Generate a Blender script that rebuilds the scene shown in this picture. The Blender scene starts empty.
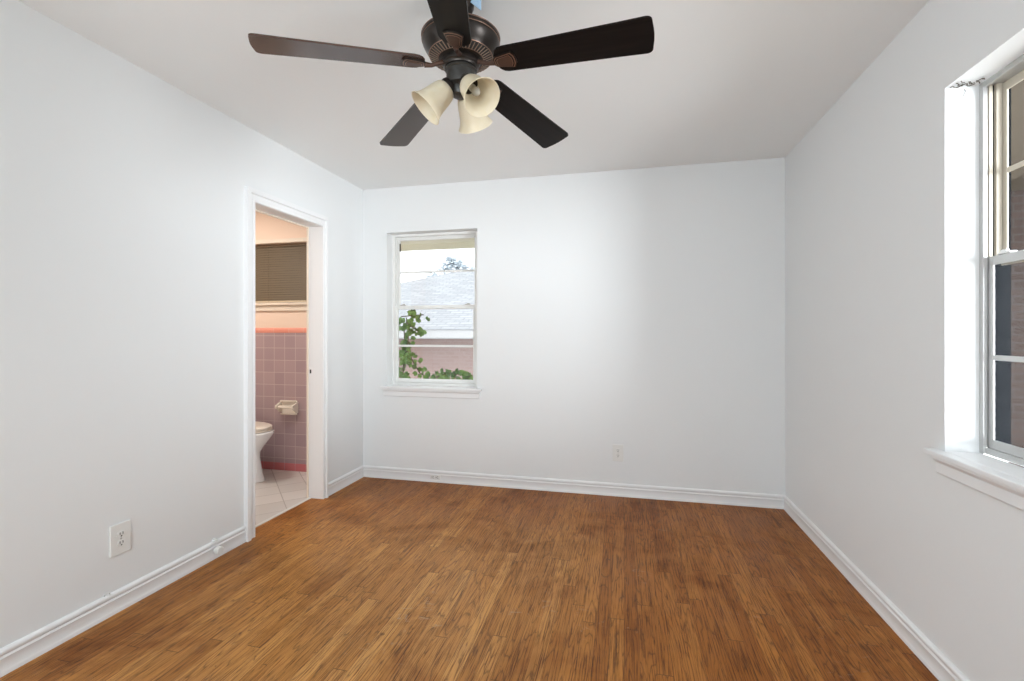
import bpy, bmesh, math, random
from math import sin, cos, pi, radians as R
from mathutils import Vector, Matrix, noise as mnoise
random.seed(7)
S = bpy.context.scene
COL = S.collection

# ------------------------------------------------------------ camera, world, lights
XL, XR, YB, YF, H = -2.163, 1.090, 3.646, -0.74, 2.44
cd = bpy.data.cameras.new('camera'); cam = bpy.data.objects.new('camera', cd); COL.objects.link(cam)
cam.location = (0, 0, 1.22); cam.rotation_euler = (R(90), 0, R(13.27))
cd.sensor_width = 36; cd.lens = 475 / 1024 * 36; cd.shift_y = -7.5 / 1024
cd.clip_start = 0.02; cd.clip_end = 300
S.camera = cam
S.view_settings.view_transform = 'Standard'; S.view_settings.look = 'None'
S.view_settings.gamma = 1; S.view_settings.use_curve_mapping = False
S.view_settings.exposure = 0.40

w = bpy.data.worlds.new('World'); S.world = w; w.use_nodes = True
bg = w.node_tree.nodes['Background']; bg.inputs[0].default_value = (0.92, 0.96, 1.0, 1); bg.inputs[1].default_value = 2.0

sun_d = bpy.data.lights.new('sun', 'SUN'); sun_d.energy = 1.1; sun_d.angle = R(1.5); sun_d.color = (1, .96, .9)
sun = bpy.data.objects.new('sun', sun_d); COL.objects.link(sun)
sun.rotation_euler = (R(38), 0, R(-25))      # high behind the camera's left: lights the neighbour's roof

def area(name, loc, rot, sx, sy, power, color=(1, 1, 1), spread=180):
    d = bpy.data.lights.new(name, 'AREA'); d.shape = 'RECTANGLE'; d.size = sx; d.size_y = sy
    d.energy = power; d.color = color; d.spread = R(spread)
    o = bpy.data.objects.new(name, d); COL.objects.link(o); o.location = loc; o.rotation_euler = rot
    return o
# right lamp stands in for window daylight; rear and bathroom lamps are added fill
area('daylight_right', (6.8, -2.5, 0.70), (0, R(93), R(-34)), 3.8, 6.6, 2480, (0.90, 0.955, 1.0))
area('rear_fill', (-0.75, -1.25, 1.55), (R(90), 0, 0), 2.2, 1.5, 52, (0.90, 0.96, 1.0))
area('bathroom_fill', (-3.3, 2.75, 2.38), (0, 0, 0), 0.35, 0.35, 15, (1.0, 0.95, 0.88))

# ------------------------------------------------------------ node materials
def mat(name, color=(.8, .8, .8), rough=.5, metal=0.0, spec=.5, bump=None):
    m = bpy.data.materials.new(name); m.use_nodes = True
    b = m.node_tree.nodes['Principled BSDF']
    b.inputs['Base Color'].default_value = (*color, 1); b.inputs['Roughness'].default_value = rough
    b.inputs['Metallic'].default_value = metal; b.inputs['Specular IOR Level'].default_value = spec
    if bump:
        scale, strength, dist = bump
        N = m.node_tree.nodes; L = m.node_tree.links
        tc = N.new('ShaderNodeTexCoord'); nz = N.new('ShaderNodeTexNoise'); bp = N.new('ShaderNodeBump')
        nz.inputs['Scale'].default_value = scale; nz.inputs['Detail'].default_value = 4
        bp.inputs['Strength'].default_value = strength; bp.inputs['Distance'].default_value = dist
        L.new(tc.outputs['Object'], nz.inputs['Vector']); L.new(nz.outputs['Fac'], bp.inputs['Height'])
        L.new(bp.outputs['Normal'], b.inputs['Normal'])
    return m

class NT:
    def __init__(s, m): s.N = m.node_tree.nodes; s.L = m.node_tree.links; s.b = s.N['Principled BSDF']
    def n(s, t, **k):
        x = s.N.new(t)
        for a, v in k.items(): setattr(x, a, v)
        return x
    def put(s, sock, v):
        if isinstance(v, bpy.types.NodeSocket): s.L.new(v, sock)
        else: sock.default_value = v
    def math(s, op, a, b=0.0, c=None):
        x = s.n('ShaderNodeMath', operation=op); s.put(x.inputs[0], a); s.put(x.inputs[1], b)
        if c is not None: s.put(x.inputs[2], c)
        return x.outputs[0]
    def xyz(s, a, b, c):
        x = s.n('ShaderNodeCombineXYZ'); s.put(x.inputs[0], a); s.put(x.inputs[1], b); s.put(x.inputs[2], c); return x.outputs[0]
    def noise(s, v, scale=1, detail=3, dist=0, rough=.5):
        x = s.n('ShaderNodeTexNoise'); s.put(x.inputs['Vector'], v); x.inputs['Scale'].default_value = scale
        x.inputs['Detail'].default_value = detail; x.inputs['Distortion'].default_value = dist; x.inputs['Roughness'].default_value = rough
        return x.outputs['Fac']
    def ramp(s, f, stops, interp='LINEAR'):
        x = s.n('ShaderNodeValToRGB'); s.put(x.inputs[0], f); e = x.color_ramp.elements; x.color_ramp.interpolation = interp
        while len(e) < len(stops): e.new(.5)
        for i, (p, c) in enumerate(stops):
            e[i].position = p; e[i].color = (*c, 1) if len(c) == 3 else c
        return x.outputs[0]
    def mix(s, f, a, b, mode='MIX'):
        x = s.n('ShaderNodeMix', data_type='RGBA', blend_type=mode); s.put(x.inputs[0], f); s.put(x.inputs[6], a); s.put(x.inputs[7], b)
        return x.outputs[2]
    def coords(s):
        tc = s.n('ShaderNodeTexCoord'); sp = s.n('ShaderNodeSeparateXYZ'); s.L.new(tc.outputs['Object'], sp.inputs[0])
        return tc.outputs['Object'], sp.outputs
    def bump(s, h, strength=.3, dist=.002):
        x = s.n('ShaderNodeBump'); x.inputs['Strength'].default_value = strength; x.inputs['Distance'].default_value = dist
        s.put(x.inputs['Height'], h); s.L.new(x.outputs[0], s.b.inputs['Normal'])

M = {}
M['wall'] = mat('wall_paint', (.825, .84, .845), .55, bump=(55, .10, .002))
M['ceil'] = mat('ceiling_paint', (.90, .91, .905), .7, bump=(35, .10, .002))
M['trim'] = mat('white_trim_paint', (.86, .865, .87), .32)
M['reveal'] = mat('reveal_paint', (.86, .865, .86), .5)
M['plate'] = mat('white_plastic', (.82, .82, .80), .3)
M['slot'] = mat('dark_slot', (.03, .03, .03), .6)
M['alu'] = mat('weathered_aluminium', (.52, .52, .51), .42, .55, bump=(90, .25, .001))
M['whitemetal'] = mat('white_sash_metal', (.84, .84, .82), .4)
M['slate'] = mat('slate_channel', (.008, .010, .013), .8, spec=.05)
M['tan'] = mat('tan_metal', (.60, .55, .46), .45)
M['dark'] = mat('dark_opening', (.03, .03, .03), .7)  # near-black stands in for shade inside the vents and latch hole
M['brass'] = mat('aged_latch', (.10, .08, .06), .5, .6)
M['bronze'] = mat('oil_rubbed_bronze', (.045, .038, .034), .32, .75)
M['bronze2'] = mat('dark_grey_metal', (.035, .033, .030), .38, .3)
M['copper'] = mat('copper_highlight', (.33, .20, .145), .35, .8)
M['coppery'] = mat('brown_bronze', (.10, .055, .04), .4, .55)
M['fin'] = mat('fin_bronze', (.34, .24, .18), .4, .4)
M['steel'] = mat('steel', (.55, .54, .52), .35, .9)
M['paper_blue'] = mat('blue_tag_card', (.35, .50, .66), .6)
M['peach'] = mat('peach_paint', (.88, .69, .56), .6, bump=(60, .1, .002))
M['cream'] = mat('cream_paint', (.82, .72, .60), .45)
M['ceramic'] = mat('toilet_ceramic', (.86, .86, .86), .12)
M['seat'] = mat('toilet_seat', (.84, .76, .66), .28)
M['bone'] = mat('bone_ceramic', (.86, .79, .70), .2)
M['slat'] = mat('blind_slat', (.19, .14, .085), .5)
M['slatend'] = mat('blind_rail', (.60, .50, .36), .5)
M['soffit'] = mat('cream_soffit', (.88, .85, .70), .7)
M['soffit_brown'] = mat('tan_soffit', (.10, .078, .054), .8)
M['fascia'] = mat('white_fascia', (.42, .42, .43), .6)
M['leaf'] = mat('vine_leaf', (.13, .27, .06), .45)
M['stem'] = mat('vine_stem', (.12, .09, .05), .8)
M['treeleaf'] = mat('hazed_tree_leaf', (.42, .48, .46), .8)
M['bark'] = mat('bark', (.25, .2, .16), .9)
M['stone'] = mat('threshold_marble', (.78, .77, .74), .3)
M['bulb'] = mat('bulb_glass', (.40, .38, .33), .08)

def leafy(m, a, b, scale):
    t = NT(m); v, _ = t.coords()
    t.L.new(t.ramp(t.noise(v, scale, 2), [(.35, a), (.65, b)]), t.b.inputs['Base Color'])
leafy(M['leaf'], (.05, .12, .02), (.21, .36, .08), 14)
leafy(M['treeleaf'], (.62, .68, .72), (.70, .74, .78), 3)  # haze and overexposure put into the pale leaf colour

# blades: dark brown-black wood
m = M['blade'] = mat('blade_wood', (.012, .010, .010), .30, spec=.12); t = NT(m); v, o = t.coords()
g = t.noise(t.xyz(t.math('MULTIPLY', o[0], 4), t.math('MULTIPLY', o[1], 60), 0), 1, 4)
t.L.new(t.ramp(g, [(.3, (.006, .005, .005)), (.7, (.013, .010, .009))]), t.b.inputs['Base Color'])
m = M['blade_warm_sheen'] = mat('blade_wood_sheen', (.07, .03, .02), .24, spec=.5); t = NT(m); v, o = t.coords()  # one blade's warm sheen put into a browner, glossier copy of the wood
g = t.noise(t.xyz(t.math('MULTIPLY', o[0], 4), t.math('MULTIPLY', o[1], 60), 0), 1, 4)
t.L.new(t.ramp(g, [(.3, (.045, .022, .016)), (.7, (.085, .042, .03))]), t.b.inputs['Base Color'])

M['blade_sheen'] = mat('blade_grey_sheen', (.05, .048, .048), .33, spec=.8)  # grey reflection on one blade put into its colour and gloss
# frosted alabaster glass of the shades
m = M['shade'] = mat('alabaster_glass', (.84, .77, .60), .35); t = NT(m); v, o = t.coords()
t.L.new(t.ramp(t.noise(v, 22, 3, 1.2), [(.3, (.86, .77, .58)), (.7, (.90, .84, .70))]), t.b.inputs['Base Color'])
t.b.inputs['Subsurface Weight'].default_value = .0
tr = t.n('ShaderNodeBsdfTranslucent'); tr.inputs[0].default_value = (.9, .82, .66, 1)
ms = t.n('ShaderNodeMixShader'); ms.inputs[0].default_value = .35
t.L.new(t.b.outputs[0], ms.inputs[1]); t.L.new(tr.outputs[0], ms.inputs[2])
t.L.new(ms.outputs[0], t.N['Material Output'].inputs[0])

# clear window glass
def glassmat(name, tint, refl):
    m = bpy.data.materials.new(name); m.use_nodes = True; N = m.node_tree.nodes; L = m.node_tree.links
    N.remove(N['Principled BSDF'])
    a = N.new('ShaderNodeBsdfTransparent'); a.inputs[0].default_value = (*tint, 1)
    b = N.new('ShaderNodeBsdfGlossy'); b.inputs['Roughness'].default_value = .02; x = N.new('ShaderNodeMixShader')
    x.inputs[0].default_value = refl
    L.new(a.outputs[0], x.inputs[1]); L.new(b.outputs[0], x.inputs[2]); L.new(x.outputs[0], N['Material Output'].inputs[0]); return m
M['glass'] = glassmat('window_glass', (.97, .98, .98), .04)
M['glass_grey'] = glassmat('grey_window_glass', (.82, .82, .82), .015)

# oak strip floor, boards run along Y
m = M['floor'] = mat('oak_strip_floor', (.3, .16, .07), .4, spec=.22); t = NT(m); v, o = t.coords()
W = .0572
row = t.math('FLOOR', t.math('DIVIDE', o[0], W)); fx = t.math('FRACT', t.math('DIVIDE', o[0], W))
wn = t.n('ShaderNodeTexWhiteNoise', noise_dimensions='1D'); t.L.new(row, wn.inputs['W'])
yy = t.math('ADD', t.math('DIVIDE', o[1], 1.15), t.math('MULTIPLY', wn.outputs['Value'], 7.3))
brd = t.math('FLOOR', yy); fy = t.math('FRACT', yy)
wn2 = t.n('ShaderNodeTexWhiteNoise', noise_dimensions='2D'); t.L.new(t.xyz(row, brd, 0), wn2.inputs['Vector'])
rnd = wn2.outputs['Value']; off = t.math('MULTIPLY', rnd, 37.0)
grain = t.noise(t.xyz(t.math('ADD', t.math('MULTIPLY', o[0], 230), off), t.math('MULTIPLY', o[1], 5.5), off), 1, 6, .4, .7)
# cathedral figure
fig = t.noise(t.xyz(t.math('ADD', t.math('MULTIPLY', o[0], 15), off), t.math('MULTIPLY', o[1], .95), off), 1, 1.2, .1)
ring = t.math('FRACT', t.math('MULTIPLY', t.math('ADD', fig, t.math('MULTIPLY', t.noise(t.xyz(t.math('MULTIPLY', o[0], 60), t.math('MULTIPLY', o[1], 14), off), 1, 2), .035)), 19.0))
ringl = t.ramp(ring, [(0, (0, 0, 0)), (.16, (.75, .75, .75)), (.55, (1, 1, 1)), (.93, (.75, .75, .75)), (1, (0, 0, 0))])
base = t.ramp(rnd, [(0, (.44, .175, .030)), (.35, (.52, .218, .042)), (.7, (.57, .25, .052)), (1, (.66, .31, .072))])
c1 = t.mix(t.ramp(grain, [(.38, (1, 1, 1)), (.50, (0, 0, 0))]), base, t.mix(1.0, base, (.30, .23, .19, 1), 'MULTIPLY'))
c2 = t.mix(t.math('MULTIPLY', t.math('SUBTRACT', 1.0, ringl), .66), c1, (.085, .036, .012, 1))
# wear: paler, greyer traffic zone and darker reddish blotches
wear = t.noise(v, .75, 4, .4)
# worn zone lies left of the middle; finish is still amber to the right and by the far wall
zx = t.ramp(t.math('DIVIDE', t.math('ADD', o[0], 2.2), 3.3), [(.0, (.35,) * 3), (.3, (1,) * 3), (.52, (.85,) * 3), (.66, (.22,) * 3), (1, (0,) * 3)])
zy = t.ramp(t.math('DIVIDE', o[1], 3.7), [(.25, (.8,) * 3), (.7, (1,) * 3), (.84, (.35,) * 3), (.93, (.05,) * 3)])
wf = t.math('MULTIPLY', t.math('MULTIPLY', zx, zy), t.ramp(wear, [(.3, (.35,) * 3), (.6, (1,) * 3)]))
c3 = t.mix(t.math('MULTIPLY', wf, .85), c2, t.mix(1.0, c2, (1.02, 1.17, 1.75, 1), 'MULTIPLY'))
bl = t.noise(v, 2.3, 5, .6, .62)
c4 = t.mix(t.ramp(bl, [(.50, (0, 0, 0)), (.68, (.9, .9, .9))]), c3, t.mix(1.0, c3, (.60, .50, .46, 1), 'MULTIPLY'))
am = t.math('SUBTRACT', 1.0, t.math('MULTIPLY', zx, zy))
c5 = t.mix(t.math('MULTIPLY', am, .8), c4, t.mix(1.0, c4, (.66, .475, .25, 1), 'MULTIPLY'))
scn = t.noise(t.xyz(t.math('MULTIPLY', o[0], 14), t.math('MULTIPLY', o[1], 26), 0), 1, 5, 1.2, .7)
scm = t.ramp(t.noise(v, 1.9, 3, .3), [(.52, (0,) * 3), (.62, (1,) * 3)])
sc = t.math('MULTIPLY', t.ramp(scn, [(.60, (0,) * 3), (.68, (.55,) * 3)]), scm)
c5 = t.mix(sc, c5, (.42, .30, .20, 1))
spots = t.ramp(t.noise(v, 30, 2, .5), [(.72, (0,) * 3), (.77, (.75,) * 3)])
c5 = t.mix(spots, c5, (.12, .05, .02, 1))
gap = t.math('MAXIMUM', t.math('LESS_THAN', fx, .022), t.math('LESS_THAN', fy, .0028))
c6 = t.mix(t.math('MULTIPLY', gap, .72), c5, (.05, .022, .009, 1))
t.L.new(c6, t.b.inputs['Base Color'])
t.L.new(t.ramp(bl, [(.3, (.34,) * 3), (.7, (.50,) * 3)]), t.b.inputs['Roughness'])
t.bump(t.math('SUBTRACT', grain, t.math('MULTIPLY', gap, 2.0)), .18, .001)

def tilemat(name, field, var, grout, size, mode, rot=0, joint=.035):
    m = mat(name, field, .28); t = NT(m); v, o = t.coords()
    a, b = (o[0], o[2]) if mode == 'wall' else (o[0], o[1])
    if rot:
        a, b = (t.math('ADD', t.math('MULTIPLY', a, cos(rot)), t.math('MULTIPLY', b, -sin(rot))),
                t.math('ADD', t.math('MULTIPLY', a, sin(rot)), t.math('MULTIPLY', b, cos(rot))))
    a = t.math('DIVIDE', a, size); b = t.math('DIVIDE', b, size)
    wn = t.n('ShaderNodeTexWhiteNoise', noise_dimensions='2D'); t.L.new(t.xyz(t.math('FLOOR', a), t.math('FLOOR', b), 0), wn.inputs['Vector'])
    col = t.mix(wn.outputs['Value'], (*field, 1), (*var, 1))
    g = t.math('MAXIMUM', t.math('LESS_THAN', t.math('FRACT', a), joint), t.math('LESS_THAN', t.math('FRACT', b), joint))
    t.L.new(t.mix(g, col, (*grout, 1)), t.b.inputs['Base Color']); t.bump(t.math('SUBTRACT', 1.0, g), .4, .001)
    return m
M['tile'] = tilemat('mauve_wall_tile', (.42, .31, .33), (.48, .355, .37), (.64, .54, .53), .1085, 'wall')
M['tilebase'] = tilemat('rose_base_tile', (.62, .19, .21), (.66, .22, .23), (.6, .42, .42), .1085, 'wall', 0, .03)
M['tilecap'] = tilemat('salmon_cap_tile', (.80, .30, .22), (.82, .34, .26), (.75, .5, .42), .152, 'wall', 0, .015)
M['tilefloor'] = tilemat('pale_floor_tile', (.66, .63, .60), (.76, .73, .70), (.46, .43, .40), .20, 'floor', R(45), .03)

def brickmat(name, c1, c2, mortar, axes):
    m = mat(name, c1, .9, spec=.05); t = NT(m); v, o = t.coords()
    br = t.n('ShaderNodeTexBrick'); t.L.new(t.xyz(o[axes[0]], o[axes[1]], 0), br.inputs['Vector'])
    for k, c in (('Color1', c1), ('Color2', c2), ('Mortar', mortar)): br.inputs[k].default_value = (*c, 1)
    br.inputs['Scale'].default_value = 1; br.inputs['Brick Width'].default_value = .21; br.inputs['Row Height'].default_value = .075
    br.inputs['Mortar Size'].default_value = .009
    t.L.new(br.outputs['Color'], t.b.inputs['Base Color']); return m
M['brick_pink'] = brickmat('pink_brick', (.31, .22, .205), (.34, .25, .235), (.34, .27, .25), (0, 2))
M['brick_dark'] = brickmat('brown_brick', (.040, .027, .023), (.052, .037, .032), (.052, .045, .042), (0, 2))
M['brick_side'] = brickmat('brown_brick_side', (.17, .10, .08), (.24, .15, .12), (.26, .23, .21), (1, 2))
m = M['shingle'] = mat('pale_shingles', (.6, .62, .65), .9); t = NT(m); v, o = t.coords()
br = t.n('ShaderNodeTexBrick'); t.L.new(t.xyz(o[0], o[1], 0), br.inputs['Vector'])
for k, c in (('Color1', (.27, .28, .295)), ('Color2', (.34, .35, .36)), ('Mortar', (.22, .225, .245))): br.inputs[k].default_value = (*c, 1)
br.inputs['Scale'].default_value = 1; br.inputs['Brick Width'].default_value = .3; br.inputs['Row Height'].default_value = .13; br.inputs['Mortar Size'].default_value = .014
t.L.new(br.outputs['Color'], t.b.inputs['Base Color'])
m = M['grass'] = mat('dry_ground', (.4, .38, .33), .95); leafy(m, (.24, .23, .2), (.30, .28, .25), 4)

# ------------------------------------------------------------ mesh helpers
def link(name, bm, m, parent=None, smooth=False, bevel=0, recalc=True):
    if recalc: bmesh.ops.recalc_face_normals(bm, faces=bm.faces)
    me = bpy.data.meshes.new(name); bm.to_mesh(me); bm.free()
    o = bpy.data.objects.new(name, me); COL.objects.link(o)
    for mm in (m if isinstance(m, (list, tuple)) else [m]): me.materials.append(mm)
    if smooth:
        for p in me.polygons: p.use_smooth = True
        md = o.modifiers.new('edge', 'EDGE_SPLIT'); md.split_angle = R(40)
    if bevel:
        md = o.modifiers.new('bevel', 'BEVEL'); md.width = bevel; md.segments = 2; md.limit_method = 'ANGLE'
    if parent:
        o.parent = parent
        o.matrix_parent_inverse = Matrix.Translation(parent.location).inverted() if parent.type == 'EMPTY' else Matrix()
    return o
def empty(name, loc):
    o = bpy.data.objects.new(name, None); COL.objects.link(o); o.location = loc; o.empty_display_size = .1; return o
def tag(o, label=None, cat=None, group=None, kind=None):
    if label: o['label'] = label
    if cat: o['category'] = cat
    if group: o['group'] = group
    if kind: o['kind'] = kind
    return o
def struct(name, bm, m, **k):
    o = link(name, bm, m, **k); o['kind'] = 'structure'; return o
def box(bm, x0, x1, y0, y1, z0, z1, mi=0):
    vs = [bm.verts.new(p) for p in ((x0,y0,z0),(x1,y0,z0),(x1,y1,z0),(x0,y1,z0),(x0,y0,z1),(x1,y0,z1),(x1,y1,z1),(x0,y1,z1))]
    for f in ((3,2,1,0),(4,5,6,7),(0,1,5,4),(1,2,6,5),(2,3,7,6),(3,0,4,7)):
        bm.faces.new([vs[i] for i in f]).material_index = mi
def bx(*a): bm = bmesh.new(); box(bm, *a); return bm
def grid_wall(us, vs, holes, w0, w1, fn):
    """slab with holes; cells (i,j) in holes are open; fn(u,v,w)->xyz"""
    bm = bmesh.new(); cache = {}
    def V(i, j, k):
        if (i, j, k) not in cache: cache[i, j, k] = bm.verts.new(fn(us[i], vs[j], (w0, w1)[k]))
        return cache[i, j, k]
    solid = lambda i, j: 0 <= i < len(us)-1 and 0 <= j < len(vs)-1 and (i, j) not in holes
    for i in range(len(us)-1):
        for j in range(len(vs)-1):
            if not solid(i, j): continue
            for k in (0, 1): bm.faces.new([V(i,j,k), V(i+1,j,k), V(i+1,j+1,k), V(i,j+1,k)])
            if not solid(i-1, j): bm.faces.new([V(i,j,0), V(i,j,1), V(i,j+1,1), V(i,j+1,0)])
            if not solid(i+1, j): bm.faces.new([V(i+1,j,0), V(i+1,j,1), V(i+1,j+1,1), V(i+1,j+1,0)])
            if not solid(i, j-1): bm.faces.new([V(i,j,0), V(i,j,1), V(i+1,j,1), V(i+1,j,0)])
            if not solid(i, j+1): bm.faces.new([V(i,j+1,0), V(i,j+1,1), V(i+1,j+1,1), V(i+1,j+1,0)])
    return bm
def sweep(bm, prof, path_fn, n, closed_prof=False, cap=True):
    """prof: list of profile params; path_fn(i, p) -> xyz for station i"""
    rings = [[bm.verts.new(path_fn(i, p)) for p in prof] for i in range(n)]
    m = len(prof); rng = range(m) if closed_prof else range(m-1)
    for a, b in zip(rings, rings[1:]):
        for k in rng: bm.faces.new([a[k], a[(k+1) % m], b[(k+1) % m], b[k]])
    if cap and closed_prof: bm.faces.new(rings[0]); bm.faces.new(rings[-1][::-1])
    return rings
def lathe(bm, prof, mtx=Matrix(), n=48, mi=0):
    """prof: (r, z) list"""
    rings = []
    for r, z in prof:
        if r < 1e-6: rings.append([bm.verts.new(mtx @ Vector((0, 0, z)))])
        else: rings.append([bm.verts.new(mtx @ Vector((r*cos(2*pi*i/n), r*sin(2*pi*i/n), z))) for i in range(n)])
    for a, b in zip(rings, rings[1:]):
        for i in range(n):
            j = (i+1) % n
            q = [a[i % len(a)], a[j % len(a)], b[j % len(b)], b[i % len(b)]]
            q = list(dict.fromkeys(q))
            if len(q) > 2: bm.faces.new(q).material_index = mi
    return rings
def tube(bm, pts, r, n=8, mi=0):
    pts = [Vector(p) for p in pts]; rs = r if isinstance(r, (list, tuple)) else [r]*len(pts); rings = []
    up = Vector((0, 0, 1))
    for i, p in enumerate(pts):
        d = (pts[min(i+1, len(pts)-1)] - pts[max(i-1, 0)]).normalized()
        a = d.cross(up if abs(d.z) < .95 else Vector((1, 0, 0))).normalized(); b = d.cross(a)
        rings.append([bm.verts.new(p + rs[i]*(a*cos(2*pi*k/n) + b*sin(2*pi*k/n))) for k in range(n)])
    for a, b in zip(rings, rings[1:]):
        for k in range(n): bm.faces.new([a[k], a[(k+1) % n], b[(k+1) % n], b[k]]).material_index = mi
    bm.faces.new(rings[0][::-1]).material_index = mi; bm.faces.new(rings[-1]).material_index = mi

# ------------------------------------------------------------ room shell
WT, RT = .195, .182            # exterior wall thickness
WZ0, WZ1 = .775, 2.062       # room window openings
BWX0, BWX1 = -1.94, -1.148   # back window
RWY0, RWY1 = .90, 1.960      # right window
DY0, DY1, DZ = 2.418, 3.075, 2.003   # doorway in the left wall
TL = .12                     # left wall thickness
XBL = -4.2                   # bathroom far side
BX0, BX1, BZ0, BZ1 = -3.45, -2.69, 1.487, 2.02

bm = grid_wall([XL - TL, XR + RT], [YF - .2, YB], set(), -.12, 0, lambda u, v, w: (u, v, w))
# trim the wood at the left wall: boards stop on the threshold line
for vtx in bm.verts:
    if vtx.co.x < -2: vtx.co.x = XL - .085
struct('floor', bm, M['floor'])
struct('floor_bathroom', bx(XBL, XL - .105, 1.3, YB, -.12, .002), M['tilefloor'])
struct('trim_1', bx(XL - .105, XL - .083, DY0 - .02, DY1 + .02, -.05, .006), M['stone'], bevel=.002)   # door threshold
struct('ceiling', bx(XBL - .1, XR + RT, YF - .2, YB + WT, H, H + .12), M['ceil'])
struct('wall_left', grid_wall([YF - .2, DY0, DY1, YB], [-.12, DZ, H], {(1, 0)}, XL - TL, XL, lambda u, v, w: (w, u, v)), M['wall'])
struct('wall_back', grid_wall([XL - .07, BWX0, BWX1, XR + RT], [-.6, WZ0 - .02, WZ1, H], {(1, 1)}, YB, YB + WT, lambda u, v, w: (u, w, v)), M['wall'])
struct('wall_right', grid_wall([YF - .2, RWY0, RWY1, YB], [-.6, WZ0 - .02, WZ1 + .012, H], {(1, 1)}, XR, XR + RT, lambda u, v, w: (w, u, v)), M['wall'])
FW0, FW1 = -1.75, .25
struct('wall_front', grid_wall([XL - TL, FW0, FW1, XR + RT], [-.6, WZ0, WZ1, H], {(1, 1)}, YF - .2, YF, lambda u, v, w: (u, w, v)), M['wall'])
struct('wall_bathroom_back', grid_wall([XBL - .1, BX0, BX1, XL - .07], [-.6, BZ0 - .02, BZ1, H], {(1, 1)}, YB, YB + WT, lambda u, v, w: (u, w, v)), M['peach'])
struct('wall_bathroom_left', bx(XBL - .1, XBL, 1.3, YB, -.12, H), M['peach'])
struct('wall_bathroom_front', bx(XBL, XL - TL, 1.2, 1.3, -.12, H), M['peach'])

# bathroom wall tile: field, rose base row, salmon cap
tz = .069
struct('trim_2', bx(XBL, XL - TL, YB - .010, YB, tz, 1.222), M['tile'])
struct('trim_3', bx(XBL, XL - TL, YB - .012, YB, .002, tz), M['tilebase'], bevel=.003)
bm = bmesh.new(); prof = [(0, 1.222), (.013, 1.222), (.015, 1.235), (.014, 1.252), (.009, 1.262), (0, 1.266)]
sweep(bm, prof, lambda i, p: ((XBL, XL - TL)[i], YB - p[0], p[1]), 2, True)
struct('trim_4', bm, M['tilecap'], smooth=True)

# ------------------------------------------------------------ baseboards
BP = [(0, 0), (.015, 0), (.015, .010), (.0135, .016), (.0115, .020), (.0115, .058), (.0135, .062), (.009, .066), (.008, .070), (.0125, .075), (.0135, .083), (.011, .090), (.006, .094), (0, .095)]
def baseboard(name, spans, side):
    bm = bmesh.new()
    for a, b, ma, mb in spans:      # ma / mb: mitre direction at each end
        def f(i, p):
            u = a + ma*p[0] if i == 0 else b - mb*p[0]
            if side == 'L': return (XL + p[0], u, p[1])
            if side == 'R': return (XR - p[0], u, p[1])
            if side == 'B': return (u, YB - p[0], p[1])
            return (u, YF + p[0], p[1])
        sweep(bm, BP, f, 2, True)
    o = struct(name, bm, M['trim'], smooth=True); return o
CW = .075
baseboard('baseboard_left', [(YF, DY0 - CW, 1, 0), (DY1 + CW*.6, YB, 0, 1)], 'L')
baseboard('baseboard_back', [(XL, XR, 1, 1)], 'B')
baseboard('baseboard_right', [(YF, YB, 1, 1)], 'R')
baseboard('baseboard_front', [(XL, XR, 1, 1)], 'F')

# ------------------------------------------------------------ doorway: casing, jamb, strike
door = empty('door_1', (XL, (DY0 + DY1)/2, 0)); door['kind'] = 'structure'
CPF = [(0, 0), (.0, .012), (.004, .016), (.012, .0165), (.016, .013), (.040, .016), (.044, .019), (.047, .027), (.075, .027), (.075, 0)]
bm = bmesh.new()
def cas(i, p):
    u, d = p; y0, y1, z1 = DY0 - u, DY1 + u*.6, DZ + u
    return [(XL + d, y0, 0), (XL + d, y0, z1), (XL + d, y1, z1), (XL + d, y1, 0)][i]
sweep(bm, CPF, cas, 4, True); link('casing', bm, M['trim'], door)
bm = bmesh.new(); JT = .018
box(bm, XL - TL - .004, XL + .004, DY1 - .001, DY1 + JT, 0, DZ + JT); box(bm, XL - TL - .004, XL + .004, DY0 - JT, DY0 + .001, 0, DZ + JT)
box(bm, XL - TL - .004, XL + .004, DY0, DY1, DZ - .001, DZ + JT)
link('jamb', bm, M['trim'], door, bevel=.0015)
bm = bmesh.new()   # door stop on the bathroom side of the jamb
box(bm, XL - TL, XL - TL + .014, DY1 - .009, DY1, 0, DZ); box(bm, XL - TL, XL - TL + .014, DY0, DY0 + .009, 0, DZ)
box(bm, XL - TL, XL - TL + .014, DY0 + .009, DY1 - .009, DZ - .009, DZ)
link('door_stop', bm, M['cream'], door, bevel=.002)
bm = bx(XL - .102, XL - .078, DY1 - .0025, DY1 - .0005, .905, .965); sp = link('strike_plate', bm, M['trim'], door, bevel=.001)
link('latch_hole', bx(XL - .096, XL - .084, DY1 - .0032, DY1 - .0024, .922, .950), M['dark'], sp)

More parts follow.
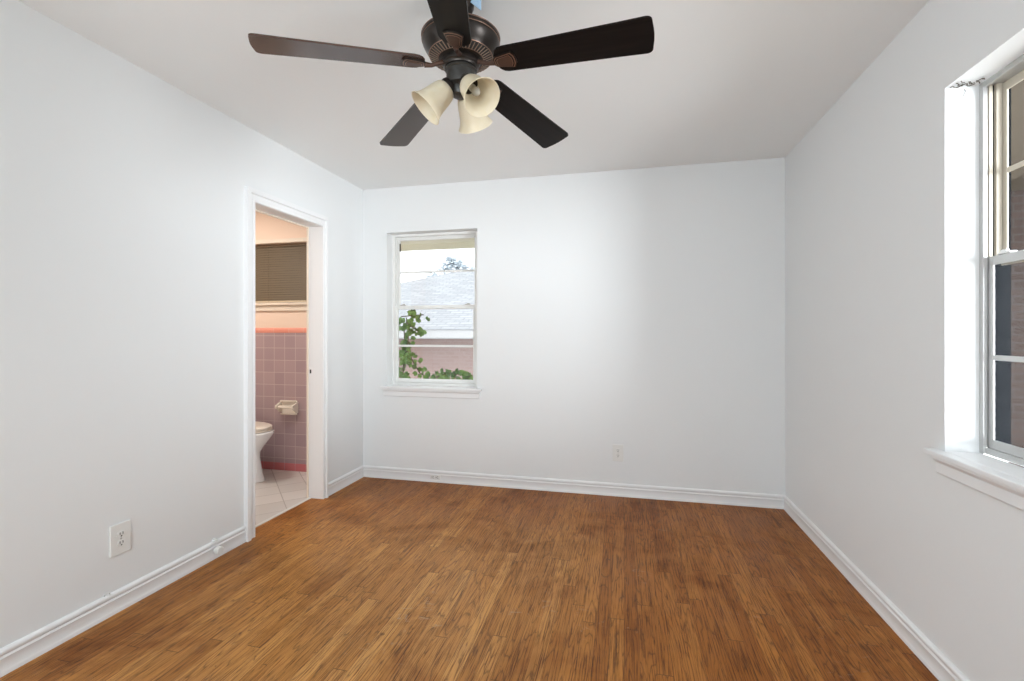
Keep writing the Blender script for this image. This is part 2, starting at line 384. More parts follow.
# ------------------------------------------------------------ windows
def window(name, orient, u0, u1, z0, z1, wall, thick, frame_mat, sash_mat, glass_mats, fill=0.0):
    """orient 'B': u = x, depth +y. 'R': u = -y direction (u grows towards camera), depth +x"""
    def P(u, d, z): return (u, wall + d, z) if orient == 'B' else (wall + d, u, z)
    def B(bm, ua, ub, da, db, za, zb):
        a, b = P(ua, da, za), P(ub, db, zb); box(bm, *[q for i in range(3) for q in sorted((a[i], b[i]))])
    root = empty(name, P((u0 + u1)/2, .12, z0)); root['kind'] = 'structure'
    rc = .10; fw = .034; full = u1; u1 = u1 - fill
    bm = bmesh.new()                      # outer frame with two track ribs
    for (ua, ub, s) in ((u0, u0 + fw, 1), (u1 - fw, u1, -1)):
        e = ua if s > 0 else ub
        B(bm, e, e + s*fw*.55, rc, rc + .012, z0, z1)
        if orient == 'B':
            B(bm, e, e + s*.010, rc + .012, rc + .078, z0, z1)
            B(bm, e + s*.010, e + s*.026, rc + .040, rc + .046, z0 + .02, z1 - .02)
            B(bm, e + s*.010, e + s*.016, rc + .074, rc + .078, z0 + .02, z1 - .02)
    B(bm, u0 + fw*.55, u1 - fw*.55, rc, rc + .012, z1 - .018, z1); B(bm, u0 + .01, u1 - .01, rc + .012, rc + .078, z1 - .012, z1)
    B(bm, u0 + .01, u1 - .01, rc + .008, rc + .078, z0, z0 + .022)
    link('frame', bm, frame_mat, root)
    if orient == 'R':
        bm = bmesh.new()
        for e, s in ((u0, 1), (u1, -1)): B(bm, e, e + s*.0125, rc + .012, rc + .082, z0, z1)
        link('jamb_track', bm, M['slate'], root)
        bm = bmesh.new()
        for e, s in ((u0, 1), (u1, -1)):
            B(bm, e + s*.0125, e + s*.020, rc + .016, rc + .026, (z0 + z1)/2 + .03, z1 - .012); B(bm, e + s*.0125, e + s*.024, rc + .034, rc + .050, (z0 + z1)/2 + .03, z1 - .012)
        link('balance_track', bm, M['tan'], root)
    zm = (z0 + z1)/2 + .022; sw = .030
    def sash(nm, da, za, zb, mu, gm, st):
        bm = bmesh.new(); a, b = u0 + .014, u1 - .014; sd = .024 if orient == 'B' else .006
        B(bm, a, a + st, da, da + sd, za, zb); B(bm, b - st, b, da, da + sd, za, zb)
        B(bm, a + st, b - st, da, da + sd, za, za + sw); B(bm, a + st, b - st, da, da + sd, zb - sw, zb)
        B(bm, a + st, b - st, da + sd*.2, da + sd*.8, mu - .009, mu + .009)
        s = link(nm, bm, sash_mat, root, bevel=.0015)
        bm = bmesh.new(); B(bm, a + st - .004, b - st + .004, da + sd/2 - .001, da + sd/2 + .001, za + sw - .004, zb - sw + .004)
        link('glass', bm, gm, s)
        return s
    up = sash('upper_sash', rc + .052, zm - .015, z1 - .012, (zm + z1)/2 - .005, glass_mats[0], .026)
    if orient == 'R': up.data.materials[0] = M['tan']
    s = sash('lower_sash', rc + .014, z0 + .024, zm + .015, (z0 + zm)/2 + .002, glass_mats[1], .026)
    bm = bmesh.new()                      # latch on the meeting rail
    for uc in (u0 + .09, u1 - .09):
        B(bm, uc - .025, uc + .025, rc + .010, rc + .032, zm + .0155, zm + .022)
        B(bm, uc - .006, uc + .020, rc + .014, rc + .024, zm + .022, zm + .030)
    link('latch', bm, M['steel'], s, bevel=.001)
    if fill:
        bm = bmesh.new(); B(bm, u1, full, rc, rc + .078, z0, z1); link('side_filler', bm, sash_mat, root)
    u1 = full
    # stool with horns, apron
    bm = bmesh.new(); hn = .045; T = .020
    B(bm, u0, u1, 0, rc + .004, z0 - T, z0); B(bm, u0 - hn, u1 + hn, -.042, 0, z0 - T, z0)
    bmesh.ops.remove_doubles(bm, verts=bm.verts, dist=1e-5)
    link('window_stool', bm, M['trim'], root, bevel=.004)
    bm = bmesh.new(); ap = [(0, z0 - T), (-.026, z0 - T), (-.026, z0 - T - .010), (-.018, z0 - T - .020), (-.014, z0 - T - .024), (-.014, z0 - T - .058), (-.010, z0 - T - .064), (0, z0 - T - .064)]
    sweep(bm, ap, lambda i, p: P((u0 - hn*.55, u1 + hn*.55)[i], p[0], p[1]), 2, True)
    link('apron', bm, M['trim'], root)
    return root, P, B
w1, P1, B1 = window('window_1', 'B', BWX0, BWX1, WZ0, WZ1, YB, WT, M['whitemetal'], M['whitemetal'], (M['glass'], M['glass']), fill=.030)
w2, P2, B2 = window('window_2', 'R', RWY0, RWY1, WZ0 + .033, WZ1 + .012, XR, RT, M['alu'], M['alu'], (M['glass_grey'], M['glass_grey']))
# stop latches in the head of the back window
bm = bmesh.new(); B1(bm, BWX0 + .040, BWX0 + .052, .150, .153, 1.93, 1.995)
link('sash_latch', bm, M['brass'], w1)
bm = bmesh.new(); lathe(bm, [(0, 0), (.011, 0), (.011, .006), (0, .006)], Matrix.Translation((BWX1 - .055, YB + .150, 2.025)) @ Matrix.Rotation(R(90), 4, 'X'), 14)
link('sash_button', bm, M['brass'], w1)
# flaking paint curls at the top corner of the right reveal
bm = bmesh.new()
for k in range(14):
    x = XR + .008 + .005*k; z = WZ1 + .010 - random.random()*.003; y = RWY1 - .004 - random.random()*.05
    pts = [(x + .005*j, y - .006*sin(j*1.3 + k), z - .003*random.random()) for j in range(4)]
    tube(bm, pts, .0015, 5)
pts = [(XR + .055 + .003*sin(j*.9), RWY1 - .003, WZ1 - .004*j) for j in range(7)]; tube(bm, pts, .001, 5)
link('paint_flakes', bm, M['brass'], w2)

# added window behind the camera, lets the rear fill lamp in
w3 = empty('fill_window', ((FW0 + FW1)/2, YF - .1, WZ0)); w3['kind'] = 'structure'
bm = bmesh.new()
box(bm, FW0, FW0 + .04, YF - .13, YF - .08, WZ0, WZ1); box(bm, FW1 - .04, FW1, YF - .13, YF - .08, WZ0, WZ1)
box(bm, FW0 + .04, FW1 - .04, YF - .13, YF - .08, WZ0, WZ0 + .04); box(bm, FW0 + .04, FW1 - .04, YF - .13, YF - .08, WZ1 - .04, WZ1)
xm = (FW0 + FW1)/2; box(bm, xm - .02, xm + .02, YF - .13, YF - .08, WZ0 + .04, WZ1 - .04)
fr3 = link('frame', bm, M['whitemetal'], w3)
link('glass', bx(FW0 + .03, FW1 - .03, YF - .108, YF - .104, WZ0 + .03, WZ1 - .03), M['glass'], w3)

# bathroom window casing, stool
w4 = empty('window_4', ((BX0 + BX1)/2, YB, BZ0)); w4['kind'] = 'structure'
bm = bmesh.new(); box(bm, BX0 - .05, BX1 + .05, YB - .022, YB + .0, BZ1, BZ1 + .035)
link('head_casing', bm, M['cream'], w4, bevel=.003)
bm = bmesh.new(); box(bm, BX0 - .05, BX1 + .05, YB - .035, YB + .06, BZ0 - .020, BZ0)
link('window_stool', bm, M['cream'], w4, bevel=.003)
bm = bmesh.new(); box(bm, BX0 - .03, BX1 + .03, YB - .016, YB, BZ0 - .070, BZ0 - .020)
link('apron', bm, M['cream'], w4, bevel=.003)
bm = bmesh.new()
for a, b in ((BX0, BX0 + .03), (BX1 - .03, BX1)): box(bm, a, b, YB + .11, YB + .14, BZ0, BZ1)
box(bm, BX0 + .03, BX1 - .03, YB + .11, YB + .14, BZ0, BZ0 + .03); box(bm, BX0 + .03, BX1 - .03, YB + .11, YB + .14, BZ1 - .03, BZ1)
box(bm, BX0 + .03, BX1 - .03, YB + .115, YB + .135, (BZ0 + BZ1)/2 - .1, (BZ0 + BZ1)/2 - .075)
link('frame', bm, M['whitemetal'], w4)
link('glass', bx(BX0 + .02, BX1 - .02, YB + .123, YB + .127, BZ0 + .02, BZ1 - .02), M['glass_grey'], w4)
# mini blind
bl_ = empty('window_blind', ((BX0 + BX1)/2, YB + .04, BZ1)); tag(bl_, 'lowered brown mini blind in the small bathroom window', 'window blind')
bm = bx(BX0 + .012, BX1 - .004, YB + .025, YB + .05, BZ1 - .024, BZ1 - .001); link('headrail', bm, M['slat'], bl_)
bm = bmesh.new(); z = BZ1 - .036
while z > BZ0 + .030:
    tl = R(57)
    for k in range(3):
        a0, a1 = -.0147 + .0098*k, -.0147 + .0098*(k+1); cr = lambda a: .0036*(1 - (a/.0147)**2)
        q = [bm.verts.new((x, YB + .038 + a*cos(tl) - cr(a)*sin(tl), z + a*sin(tl) + cr(a)*cos(tl))) for x, a in ((BX0 + .014, a0), (BX1 - .006, a0), (BX1 - .006, a1), (BX0 + .014, a1))]
        bm.faces.new(q)
    z -= .0212
sl = link('slats', bm, M['slat'], bl_); md = sl.modifiers.new('solid', 'SOLIDIFY'); md.thickness = .0006
link('bottom_rail', bx(BX0 + .012, BX1 - .004, YB + .028, YB + .048, BZ0 + .008, BZ0 + .022), M['slatend'], bl_)
for x in (-3.13, -2.80):
    bm = bmesh.new(); tube(bm, [(x, YB + .026, BZ1 - .02), (x, YB + .026, BZ0 + .015)], .0012, 5); link('cord', bm, M['slat'], bl_)

# ------------------------------------------------------------ outlets
def outlet(name, label, C3, U, V, Wn, w, h, horizontal=False, group=None, depth=.006):
    """C3 centre on the wall, U across, V up, Wn out of the wall"""
    C3, U, V, Wn = map(Vector, (C3, U, V, Wn)); root = empty(name, C3)
    tag(root, label, 'outlet', group)
    def B(bm, u0, u1, v0, v1, d0, d1):
        a = C3 + U*u0 + V*v0 + Wn*d0; b = C3 + U*u1 + V*v1 + Wn*d1
        box(bm, *[q for i in range(3) for q in sorted((a[i], b[i]))])
    bm = bmesh.new(); B(bm, -w/2, w/2, -h/2, h/2, 0, depth)
    link('cover_plate', bm, M['plate'], root, bevel=.0028)
    for s in (1, -1):
        bm = bmesh.new(); n = 20; cu, cv = (s*.0195, 0) if horizontal else (0, s*.0195)
        ring = []
        for k in range(n):
            a = 2*pi*k/n; du = .0165*cos(a); dv = .0165*sin(a)
            if horizontal: du = max(-.0125, min(.0125, du))
            else: dv = max(-.0125, min(.0125, dv))
            ring.append((cu + du, cv + dv))
        lo = [bm.verts.new(C3 + U*u + V*v + Wn*depth*.5) for u, v in ring]; hi = [bm.verts.new(C3 + U*u + V*v + Wn*(depth + .0022)) for u, v in ring]
        for k in range(n): bm.faces.new([lo[k], lo[(k+1) % n], hi[(k+1) % n], hi[k]])
        bm.faces.new(hi); bm.faces.new(lo[::-1])
        rc_ = link('receptacle', bm, M['plate'], root)
        bm = bmesh.new(); d0, d1 = depth + .0018, depth + .0030
        if horizontal:
            B(bm, cu - .002, cu + .008, cv + .005, cv + .0075, d0, d1); B(bm, cu - .002, cu + .008, cv - .0075, cv - .005, d0, d1); B(bm, cu - .011, cu - .006, cv - .0025, cv + .0025, d0, d1)
        else:
            B(bm, cu - .0075, cu - .005, cv - .001, cv + .009, d0, d1); B(bm, cu + .005, cu + .0075, cv - .001, cv + .009, d0, d1); B(bm, cu - .003, cu + .003, cv - .010, cv - .005, d0, d1)
        link('slots', bm, M['slot'], rc_)
    bm = bmesh.new(); B(bm, -.003, .003, -.003, .003, depth, depth + .0012); link('screw', bm, M['steel'], root)
    return root
outlet('wall_outlet', 'white duplex outlet low on the left wall near the camera', (XL, 1.6395, .316), (0, 1, 0), (0, 0, 1), (1, 0, 0), .088, .136, depth=.009)
outlet('wall_outlet', 'white duplex outlet on the far wall right of the window', (-.044, YB, .322), (1, 0, 0), (0, 0, 1), (0, -1, 0), .078, .126)
outlet('baseboard_outlet', 'small sideways outlet set into the far baseboard below the window', (-1.50, YB - .0118, .043), (1, 0, 0), (0, 0, 1), (0, -1, 0), .088, .036, True, depth=.004)

# round cable outlet / valve cover on the left baseboard
rt = empty('wall_fitting', (XL + .0125, 2.13, .05)); tag(rt, 'round white capped fitting on the left baseboard beside the doorway', 'wall fitting')
mt = Matrix.Translation((XL + .010, 2.13, .047)) @ Matrix.Rotation(R(90), 4, 'Y')
bm = bmesh.new(); lathe(bm, [(0, 0), (.010, 0), (.010, .016), (.0, .016)], mt, 20); link('stem', bm, M['plate'], rt, smooth=True)
bm = bmesh.new(); lathe(bm, [(0, .014), (.019, .014), (.022, .017), (.022, .036), (.018, .040), (0, .041)], mt, 28); link('cap', bm, M['plate'], rt, smooth=True)
bm = bmesh.new(); box(bm, XL, XL + .02, 2.12, 2.142, .0945, .101); box(bm, XL + .001, XL + .016, 2.126, 2.136, .101, .108); link('mounting_clip', bm, M['plate'], rt, bevel=.001)
bm = bmesh.new(); tube(bm, [(XL + .004, 1.575, .095), (XL + .005, 1.577, .103), (XL + .009, 1.583, .107), (XL + .012, 1.590, .104), (XL + .012, 1.592, .093)], .0028, 8)
tag(link('cable_clip', bm, M['plate'], smooth=True), 'tiny white clip on top of the left baseboard below the outlet', 'clip')

# ------------------------------------------------------------ toilet
TY = 3.33
toi = empty('toilet', (-3.15, TY, .002)); tag(toi, 'white toilet with beige lid, its bowl front showing past the left door casing', 'toilet')
def ell(bm, levels, n=40):
    """levels: (z, xback, xfront, halfwidth)"""
    rings = []
    for z, xb, xf, hw in levels:
        xb -= .04; xf -= .04; c = (xb + xf)/2; a = (xf - xb)/2
        ring = []
        for k in range(n):
            t_ = 2*pi*k/n; ex = cos(t_); ey = sin(t_)
            yy_ = ey*hw*(1.0 if ex > 0 else (1 + .25*ex*ex*(-1)))   # slightly egg-shaped
            ring.append(bm.verts.new((c + a*ex, TY + yy_, z)))
        rings.append(ring)
    for a, b in zip(rings, rings[1:]):
        for k in range(n): bm.faces.new([a[k], a[(k+1) % n], b[(k+1) % n], b[k]])
    bm.faces.new(rings[0][::-1]); bm.faces.new(rings[-1])
bm = bmesh.new()
ell(bm, [(.002, -3.42, -2.845, .125), (.02, -3.42, -2.848, .122), (.06, -3.41, -2.866, .112), (.12, -3.40, -2.878, .105), (.19, -3.39, -2.892, .105), (.235, -3.38, -2.893, .118), (.275, -3.37, -2.868, .142), (.32, -3.36, -2.832, .168), (.36, -3.36, -2.800, .182), (.385, -3.36, -2.783, .188), (.402, -3.36, -2.780, .189), (.410, -3.36, -2.788, .184)])
link('bowl', bm, M['ceramic'], toi, smooth=True)
bm = bmesh.new(); ell(bm, [(.411, -3.36, -2.802, .178), (.415, -3.37, -2.796, .183), (.426, -3.37, -2.796, .183), (.430, -3.36, -2.802, .178)])
link('seat', bm, M['seat'], toi, smooth=True)
bm = bmesh.new(); ell(bm, [(.431, -3.37, -2.806, .176), (.434, -3.37, -2.798, .183), (.446, -3.37, -2.798, .183), (.454, -3.36, -2.812, .170), (.457, -3.33, -2.86, .13)])
link('lid', bm, M['seat'], toi, smooth=True)
bm = bmesh.new(); box(bm, -3.62, -3.40, TY - .20, TY + .20, .38, .72); tk = link('tank', bm, M['ceramic'], toi, bevel=.02)
link('tank_lid', bx(-3.63, -3.39, TY - .21, TY + .21, .722, .75), M['ceramic'], toi, bevel=.01)
link('tank_pedestal', bx(-3.60, -3.38, TY - .10, TY + .10, .002, .38), M['ceramic'], toi, bevel=.03)

# ------------------------------------------------------------ toilet-paper holder
hx0, hx1 = -2.965, -2.795; hz0, hz1 = .505, .625; yw = YB - .010
ph = empty('toilet_paper_holder', ((hx0 + hx1)/2, yw, .56)); tag(ph, 'empty cream ceramic toilet paper holder on the mauve tile wall', 'paper holder')
link('back_plate', bx(hx0 + .012, hx1, yw - .010, yw, hz0, hz1), M['bone'], ph, bevel=.005)
for s, (a, b) in enumerate(((hx0 - .004, hx0 + .016), (hx1 - .010, hx1 + .008))):
    bm = bmesh.new(); n = 16
    def arm(i, p): return ((a, b)[i], yw - p[0], p[1])
    prof = [(0, hz1 - .012), (.03, hz1 - .02)] + [(.055 + .022*cos(t_), .572 + .022*sin(t_)) for t_ in [pi/2 - pi*k/8 for k in range(9)]] + [(.03, hz0 + .022), (0, hz0 + .012)]
    sweep(bm, prof, arm, 2, True); link('arm', bm, M['bone'], ph, bevel=.003)
bm = bmesh.new(); lathe(bm, [(0, 0), (.008, 0), (.008, .02), (.013, .022), (.013, .150), (.008, .152), (.008, .164), (0, .164)], Matrix.Translation((hx0 + .002, yw - .055, .572)) @ Matrix.Rotation(R(90), 4, 'Y'), 20)
link('roller', bm, M['bone'], ph, smooth=True)
link('shelf_lip', bx(hx0 + .012, hx1 + .004, yw - .028, yw - .010, hz0 - .004, hz0 + .010), M['bone'], ph, bevel=.003)
link('top_lip', bx(hx0 + .004, hx1 + .004, yw - .022, yw - .010, hz1 - .012, hz1 + .002), M['bone'], ph, bevel=.003)

# ------------------------------------------------------------ ceiling fan
FX, FY = -.5686, 1.6148; ZB = 2.1766
fan = empty('ceiling_fan', (FX, FY, H)); tag(fan, 'dark bronze ceiling fan with five blades and three cream bell glass lamps', 'ceiling fan')
TF = Matrix.Translation((FX, FY, 0))
bm = bmesh.new(); lathe(bm, [(0, 2.439), (.050, 2.439), (.049, 2.420), (.046, 2.385), (.040, 2.372), (0, 2.371)], TF); link('canopy', bm, M['bronze'], fan, smooth=True)
bm = bmesh.new(); lathe(bm, [(0, 2.38), (.014, 2.38), (.014, 2.335), (.034, 2.332), (.040, 2.318), (.046, 2.300), (0, 2.300)], TF); link('downrod', bm, M['bronze2'], fan, smooth=True)
bm = bmesh.new()
lathe(bm, [(0, 2.303), (.075, 2.300), (.118, 2.290), (.130, 2.284), (.1365, 2.279), (.1395, 2.272), (.1395, 2.266), (.136, 2.262), (.1375, 2.258), (.136, 2.250), (.130, 2.236), (.121, 2.222), (.114, 2.213), (.112, 2.208), (.080, 2.196), (.074, 2.192), (0, 2.192)], TF, 64)
mh = link('motor_housing', bm, M['bronze'], fan, smooth=True)
bm = bmesh.new()
for r_, z_, q in ((.1398, 2.274, .0013), (.1385, 2.2605, .0012), (.1125, 2.2085, .0016), (.0815, 2.1965, .0016), (.0775, 2.1955, .0010)):
    lathe(bm, [(r_ + q*cos(a), z_ + q*sin(a)) for a in [2*pi*k/8 for k in range(9)]], TF, 64)
link('copper_rings', bm, M['copper'], mh, smooth=True)
bm = bmesh.new()
for k in range(48):       # vent fins
    a = 2*pi*k/48; e = Vector((cos(a), sin(a), 0)); tt = Vector((-sin(a), cos(a), 0)); c0 = Vector((FX, FY, 0))
    p0 = c0 + e*.0835 + Vector((0, 0, 2.1950)); p1 = c0 + e*.1105 + Vector((0, 0, 2.2055))
    tube(bm, [p0, p1], .0019, 5)
link('vent_fins', bm, M['fin'], mh)
bm = bmesh.new(); lathe(bm, [(.083, 2.1955), (.111, 2.2062), (.111, 2.212), (.083, 2.20), (.083, 2.1955)], TF, 64); link('vent_ring', bm, M['dark'], mh, smooth=True)  # dark band painted as the shade in the gaps between fins
bm = bmesh.new(); lathe(bm, [(0, 2.193), (.066, 2.193), (.068, 2.188), (.066, 2.176), (.060, 2.172), (.058, 2.166), (0, 2.162)], TF); link('flywheel', bm, M['bronze'], fan, smooth=True)
bm = bmesh.new(); lathe(bm, [(0, 2.163), (.056, 2.163), (.057, 2.157), (.052, 2.153), (.052, 2.112), (.050, 2.106), (.040, 2.100), (.036, 2.098), (.036, 2.080), (.031, 2.069), (.018, 2.064), (0, 2.063)], TF)
link('switch_housing', bm, M['bronze2'], fan, smooth=True)
bm = bmesh.new(); v_ = [(FX + .047, FY - .004, 2.42), (FX + .073, FY + .008, 2.42), (FX + .073, FY + .008, 2.370), (FX + .043, FY - .022, 2.384)]
q0 = [bm.verts.new(p) for p in v_]; bm.faces.new(q0)
tg = link('hanging_tag', bm, M['paper_blue'], fan); md = tg.modifiers.new('s', 'SOLIDIFY'); md.thickness = .001

TX, TYY, DR, TH0, PIT = .0257, -.0451, .060, R(-5.47), R(11.5)
def blade_pt(a, r, s, dz=0.0):
    u = r*cos(a) - s*sin(a); v2 = r*sin(a) + s*cos(a)
    return Vector((FX + u, FY + v2, ZB - DR*r + TX*u + TYY*v2 - math.tan(PIT)*s + dz))
for k in range(5):
    a = TH0 + 2*pi*k/5
    # outline (r, s) counter-clockwise, in blade space
    root_w, tip_w, r0, r1 = .052, .070, .128, (.672 if k == 3 else .660)
    out = []
    hw = lambda r: root_w + (tip_w - root_w)*min(1, (r - r0)/(r1 - r0))
    cr = .020
    for j in range(9):    # inner rounded end
        t_ = pi/2 + pi*j/8; out.append((r0 + .040 + .040*cos(t_), (root_w + .002)*sin(t_)))
    for j in range(1, 6): r_ = r0 + .04 + (r1 - cr - r0 - .04)*j/6; out.append((r_, -hw(r_)))
    for j in range(6): t_ = -pi/2 + (pi/2)*j/5; out.append((r1 - cr + cr*cos(t_) , -(tip_w - cr*.8) + cr*.8*sin(t_)))
    out.append((r1 + .004, -.02)); out.append((r1 + .005, 0)); out.append((r1 + .004, .02))
    for j in range(6): t_ = (pi/2)*j/5; out.append((r1 - cr + cr*cos(t_), (tip_w - cr*.8) + cr*.8*sin(t_)))
    for j in range(5, 0, -1): r_ = r0 + .04 + (r1 - cr - r0 - .04)*j/6; out.append((r_, hw(r_)))
    # build in local blade axes so the wood grain follows each blade
    root = blade_pt(a, 0, 0); ex = (blade_pt(a, 1, 0) - root).normalized(); ey0 = blade_pt(a, 0, 1) - root
    ez = ex.cross(ey0).normalized(); ey = ez.cross(ex)
    mtx = Matrix((( ex.x, ey.x, ez.x, root.x), (ex.y, ey.y, ez.y, root.y), (ex.z, ey.z, ez.z, root.z), (0, 0, 0, 1)))
    bm = bmesh.new()
    lo = [bm.verts.new((r, s, -.003)) for r, s in out]; hi = [bm.verts.new((r, s, .003)) for r, s in out]
    n = len(out)
    for j in range(n): bm.faces.new([lo[j], lo[(j+1) % n], hi[(j+1) % n], hi[j]])
    bm.faces.new(lo[::-1]); bm.faces.new(hi)
    bo = link('blade', bm, M['blade_sheen'] if k == 2 else M['blade_warm_sheen'] if k == 3 else M['blade'], fan); bo.matrix_parent_inverse = Matrix(); bo.matrix_basis = Matrix.Translation(-Vector(fan.location)) @ mtx
    # blade iron: arm from flywheel, fan-shaped medallion under the blade root
    bm = bmesh.new(); zz = -.0035
    med = lambda q: [(.128, .014*q), (.136, .022*q), (.198, .034*q), (.207, .018*q), (.209, 0), (.207, -.018*q), (.198, -.034*q), (.136, -.022*q), (.128, -.014*q)]
    def slab(o_, z0, z1, mi):
        l_ = [bm.verts.new((x, y, z0)) for x, y in o_]; h_ = [bm.verts.new((x, y, z1)) for x, y in o_]; m_ = len(o_)
        for j in range(m_): bm.faces.new([l_[j], l_[(j+1) % m_], h_[(j+1) % m_], h_[j]]).material_index = mi
        bm.faces.new(l_[::-1]).material_index = mi; bm.faces.new(h_).material_index = mi
    slab(med(1), -.009, zz, 0)
    def shrink(f): return [(.168 + (x - .168)*f, y*f) for x, y in med(1)]
    slab(shrink(.90), -.0102, -.009, 1); slab(shrink(.82), -.0112, -.0102, 0); slab(shrink(.70), -.0122, -.0112, 1); slab(shrink(.64), -.0132, -.0122, 2)
    tube(bm, [(.060, 0, .008), (.080, 0, .002), (.105, 0, -.008), (.130, 0, -.008)], [.009, .008, .007, .010], 10, 2)
    bi = link('blade_iron', bm, [M['bronze'], M['copper'], M['coppery']]); bi.parent = bo

# light kit: socket arms, bell shades, bulbs
for k, adeg in enumerate((203.3, 323.3, 83.3)):
    a = R(adeg); e = Vector((cos(a), sin(a), 0)); dn = Vector((0, 0, -1)); c0 = Vector((FX, FY, 0))
    ax = (e*cos(R(45)) + dn*sin(R(45))).normalized()
    nk = c0 + e*.044 + Vector((0, 0, 2.097))
    zax = ax; xax = Vector((-sin(a), cos(a), 0)); yax = zax.cross(xax)
    mtx = Matrix(((xax.x, yax.x, zax.x, nk.x), (xax.y, yax.y, zax.y, nk.y), (xax.z, yax.z, zax.z, nk.z), (0, 0, 0, 1)))
    bm = bmesh.new(); lathe(bm, [(0, -.028), (.012, -.028), (.016, -.020), (.030, -.012), (.033, -.004), (.033, .012), (.030, .014), (0, .014)], mtx, 32)
    tube(bm, [c0 + Vector((0, 0, 2.10)) + e*.02, nk - ax*.02], .012, 10)
    so = link('lamp_socket', bm, M['bronze'], fan, smooth=True)
    bm = bmesh.new()
    pr = [(.0285, .004), (.034, .008), (.0395, .016), (.0435, .028), (.0465, .044), (.049, .062), (.051, .078), (.0545, .094), (.0605, .108), (.0685, .120), (.0695, .122), (.0675, .1225), (.058, .109), (.052, .095), (.0485, .079), (.0465, .063), (.044, .045), (.041, .029), (.0365, .018), (.031, .012), (.0265, .006), (.0285, .004)]
    lathe(bm, [(q*.97, z*.96) for q, z in pr], mtx, 48); bmesh.ops.remove_doubles(bm, verts=bm.verts, dist=1e-6)
    sh = link('lamp_shade', bm, M['shade'], fan, smooth=True)
    bm = bmesh.new(); lathe(bm, [(0, .014), (.013, .014), (.013, .038), (.010, .041), (.010, .046), (.0135, .056), (.015, .066), (.013, .076), (.007, .084), (0, .088)], mtx, 20)
    link('bulb', bm, [M['bulb']], sh, smooth=True)

# ------------------------------------------------------------ outside
struct('ground', bx(-40, 40, 4, 60, -1.4, -1.2), M['grass'])
struct('ground_side', bx(XR + RT, 40, -20, 4, -1.4, -1.2), M['grass'])
struct('roof_eave_back', bx(-5.5, 1.9, YB + WT, YB + WT + .70, 2.135, 2.16), M['soffit'])
struct('roof_fascia_back', bx(-5.5, 1.9, YB + WT + .70, YB + WT + .73, 2.075, 2.30), M['soffit'])
struct('roof_eave_right', bx(XR + RT, 2.25, 1.5, YB + WT, 2.135, 2.16), M['soffit_brown'])
# neighbour's house: hip roof, fascia, soffit, brick wall
NY = 9.0
nb = empty('neighbour_house', (-4, NY, -1.2)); tag(nb, 'pink brick house with pale grey shingled hip roof outside the far window', 'house')
link('brick_wall', bx(-9.5, 1.4, NY + .45, NY + .7, -1.2, 1.10), M['brick_pink'], nb)
link('fascia', bx(-10.2, 2.0, NY - .03, NY, 1.12, 1.29), M['fascia'], nb)
link('soffit', bx(-10.2, 2.0, NY, NY + .5, 1.10, 1.12), M['fascia'], nb)
bm = bmesh.new()
pts = [(-10.2, NY - .05, 1.29), (2.0, NY - .05, 1.29), (2.0, NY + 9, 1.29), (-10.2, NY + 9, 1.29), (-5.0, NY + 4.5, 3.05), (-1.0, NY + 4.5, 3.05)]
v_ = [bm.verts.new(p) for p in pts]
for f in ((0, 1, 5, 4), (1, 2, 5), (2, 3, 4, 5), (3, 0, 4), (3, 2, 1, 0)): bm.faces.new([v_[i] for i in f])
link('roof', bm, M['shingle'], nb)
# tree beyond the roof
def blob_leaves(bm, c, rad, n, s):
    for _ in range(n):
        d = Vector((random.gauss(0, 1), random.gauss(0, 1), random.gauss(0, 1))).normalized()*random.random()**.4
        p = Vector(c) + Vector((d.x*rad[0], d.y*rad[1], d.z*rad[2]))
        m_ = Matrix.Rotation(random.random()*6.3, 3, 'Z') @ Matrix.Rotation(random.random()*6.3, 3, 'X'); q = s*(.6 + .8*random.random())
        vs_ = [bm.verts.new(p + m_ @ Vector(v)) for v in ((-q, 0, 0), (0, -q*.5, 0), (q, 0, q*.2), (0, q*.5, 0))]; bm.faces.new(vs_)
tr_ = empty('tree', (-8.3, 24, -1.2)); tag(tr_, 'pale leafy treetop rising behind the shingled roof', 'tree')
bm = bmesh.new()
for c, r_ in (((-9.4, 24, 3.9), (1.2, 1, 1.0)), ((-8.2, 24, 3.9), (1.1, 1, 1.1)), ((-7.0, 24, 4.1), (1.1, 1, 1.0)), ((-8.9, 24, 4.8), (.6, .5, .5)), ((-5.8, 24, 4.0), (1.2, 1, 1.0))): blob_leaves(bm, c, r_, 500, .16)
link('foliage', bm, M['treeleaf'], tr_, recalc=False)
bm = bmesh.new(); tube(bm, [(-8.3, 24, -1.2), (-8.2, 24, 1.5), (-8.3, 24, 3.4)], [.25, .18, .08]); link('trunk', bm, M['bark'], tr_)
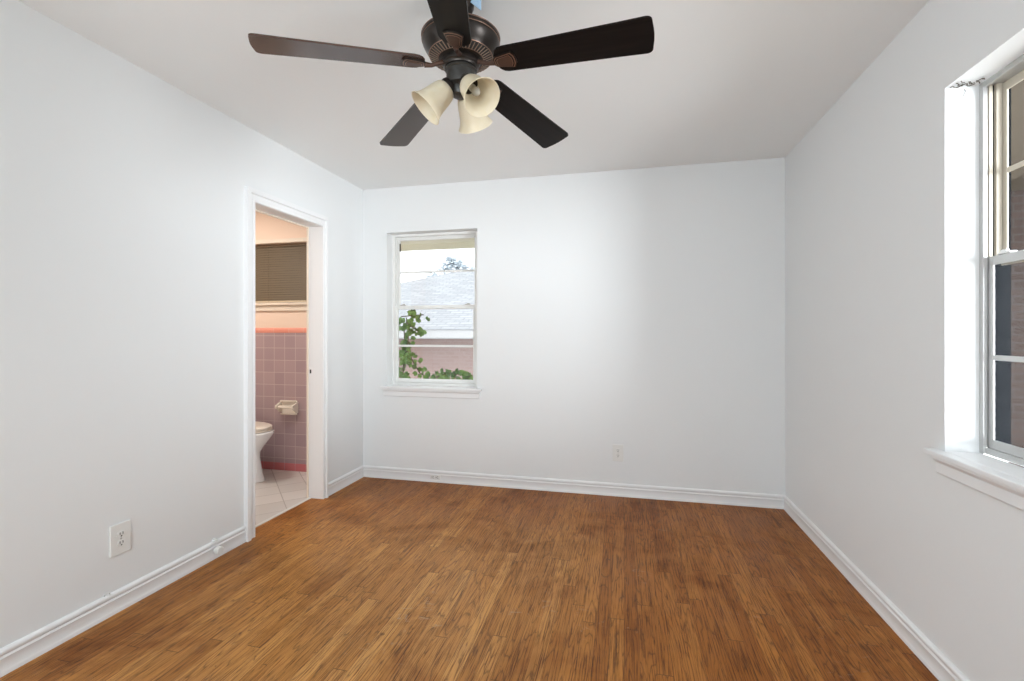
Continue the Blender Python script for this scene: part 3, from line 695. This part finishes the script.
# climbing vine just outside the back window
vine = empty('vine', (-1.95, 4.02, -1.2)); tag(vine, 'green leafy vine climbing outside the left and bottom of the far window', 'vine')
paths = [[(-2.02, 4.02, -1.2), (-1.99, 4.0, .2), (-1.98, 3.98, .75), (-1.93, 3.98, 1.0), (-1.90, 3.98, 1.22), (-1.93, 3.99, 1.36)],
         [(-1.94, 3.98, 1.12), (-1.87, 3.98, .98), (-1.80, 3.99, .86), (-1.70, 4.0, .80), (-1.55, 4.0, .86), (-1.42, 4.0, .85), (-1.25, 4.0, .82), (-1.12, 4.0, .79)],
         [(-1.94, 3.99, 1.30), (-1.84, 3.99, 1.26), (-1.76, 3.99, 1.20)], [(-1.98, 3.99, 1.37), (-1.85, 3.99, 1.38), (-1.76, 3.99, 1.385)], [(-1.97, 3.99, .80), (-1.94, 3.99, 1.1), (-1.96, 3.99, 1.33)]]
bm = bmesh.new()
for p in paths: tube(bm, p, .005, 6)
link('stem', bm, M['stem'], vine)
bm = bmesh.new()
def leaf(p, s):
    n = 9; rz = random.uniform(-.7, .7); rx = random.uniform(-.6, .7); roll = random.uniform(0, 6.28)
    m_ = Matrix.Rotation(rz, 3, 'Z') @ Matrix.Rotation(R(90) + rx, 3, 'X') @ Matrix.Rotation(roll, 3, 'Z')
    c_ = bm.verts.new(p + m_ @ Vector((0, 0, s*.18))); ring = []
    for j in range(n):
        t_ = 2*pi*j/n; r_ = s*(1.0 if j else .35)*(1 + .12*cos(3*t_)); ring.append(bm.verts.new(p + m_ @ Vector((r_*cos(t_), r_*sin(t_)*.95, 0))))
    for j in range(n): bm.faces.new([c_, ring[j], ring[(j+1) % n]])
for pi_, p in enumerate(paths):
    for a, b in zip(p, p[1:]):
        A, Bv = Vector(a), Vector(b); L_ = (Bv - A).length
        for j in range(max(2, int(L_/(.010 if pi_ == 1 else .015)))):
            q = A.lerp(Bv, random.random()) + Vector((random.uniform(-.045, .05), random.uniform(-.03, .04), random.uniform(-.05, .05) if pi_ != 1 else random.uniform(-.045, .03)))
            if q.y < 3.93: q.y = 3.94
            leaf(q, random.uniform(.018, .036))
link('foliage', bm, M['leaf'], vine, recalc=False)
# brick wing seen through the right window
bh = empty('brick_wing', (4, 5.6, -1.2)); tag(bh, 'dark brown brick building wing outside the right window', 'building')
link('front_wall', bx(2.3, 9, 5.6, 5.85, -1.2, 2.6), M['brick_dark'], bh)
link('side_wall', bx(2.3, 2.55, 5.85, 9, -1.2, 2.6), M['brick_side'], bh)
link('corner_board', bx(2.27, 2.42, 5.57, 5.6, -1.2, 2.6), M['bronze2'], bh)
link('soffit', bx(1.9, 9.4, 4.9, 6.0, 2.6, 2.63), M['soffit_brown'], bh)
link('fascia', bx(1.9, 9.4, 4.87, 4.9, 2.55, 2.8), M['soffit_brown'], bh)
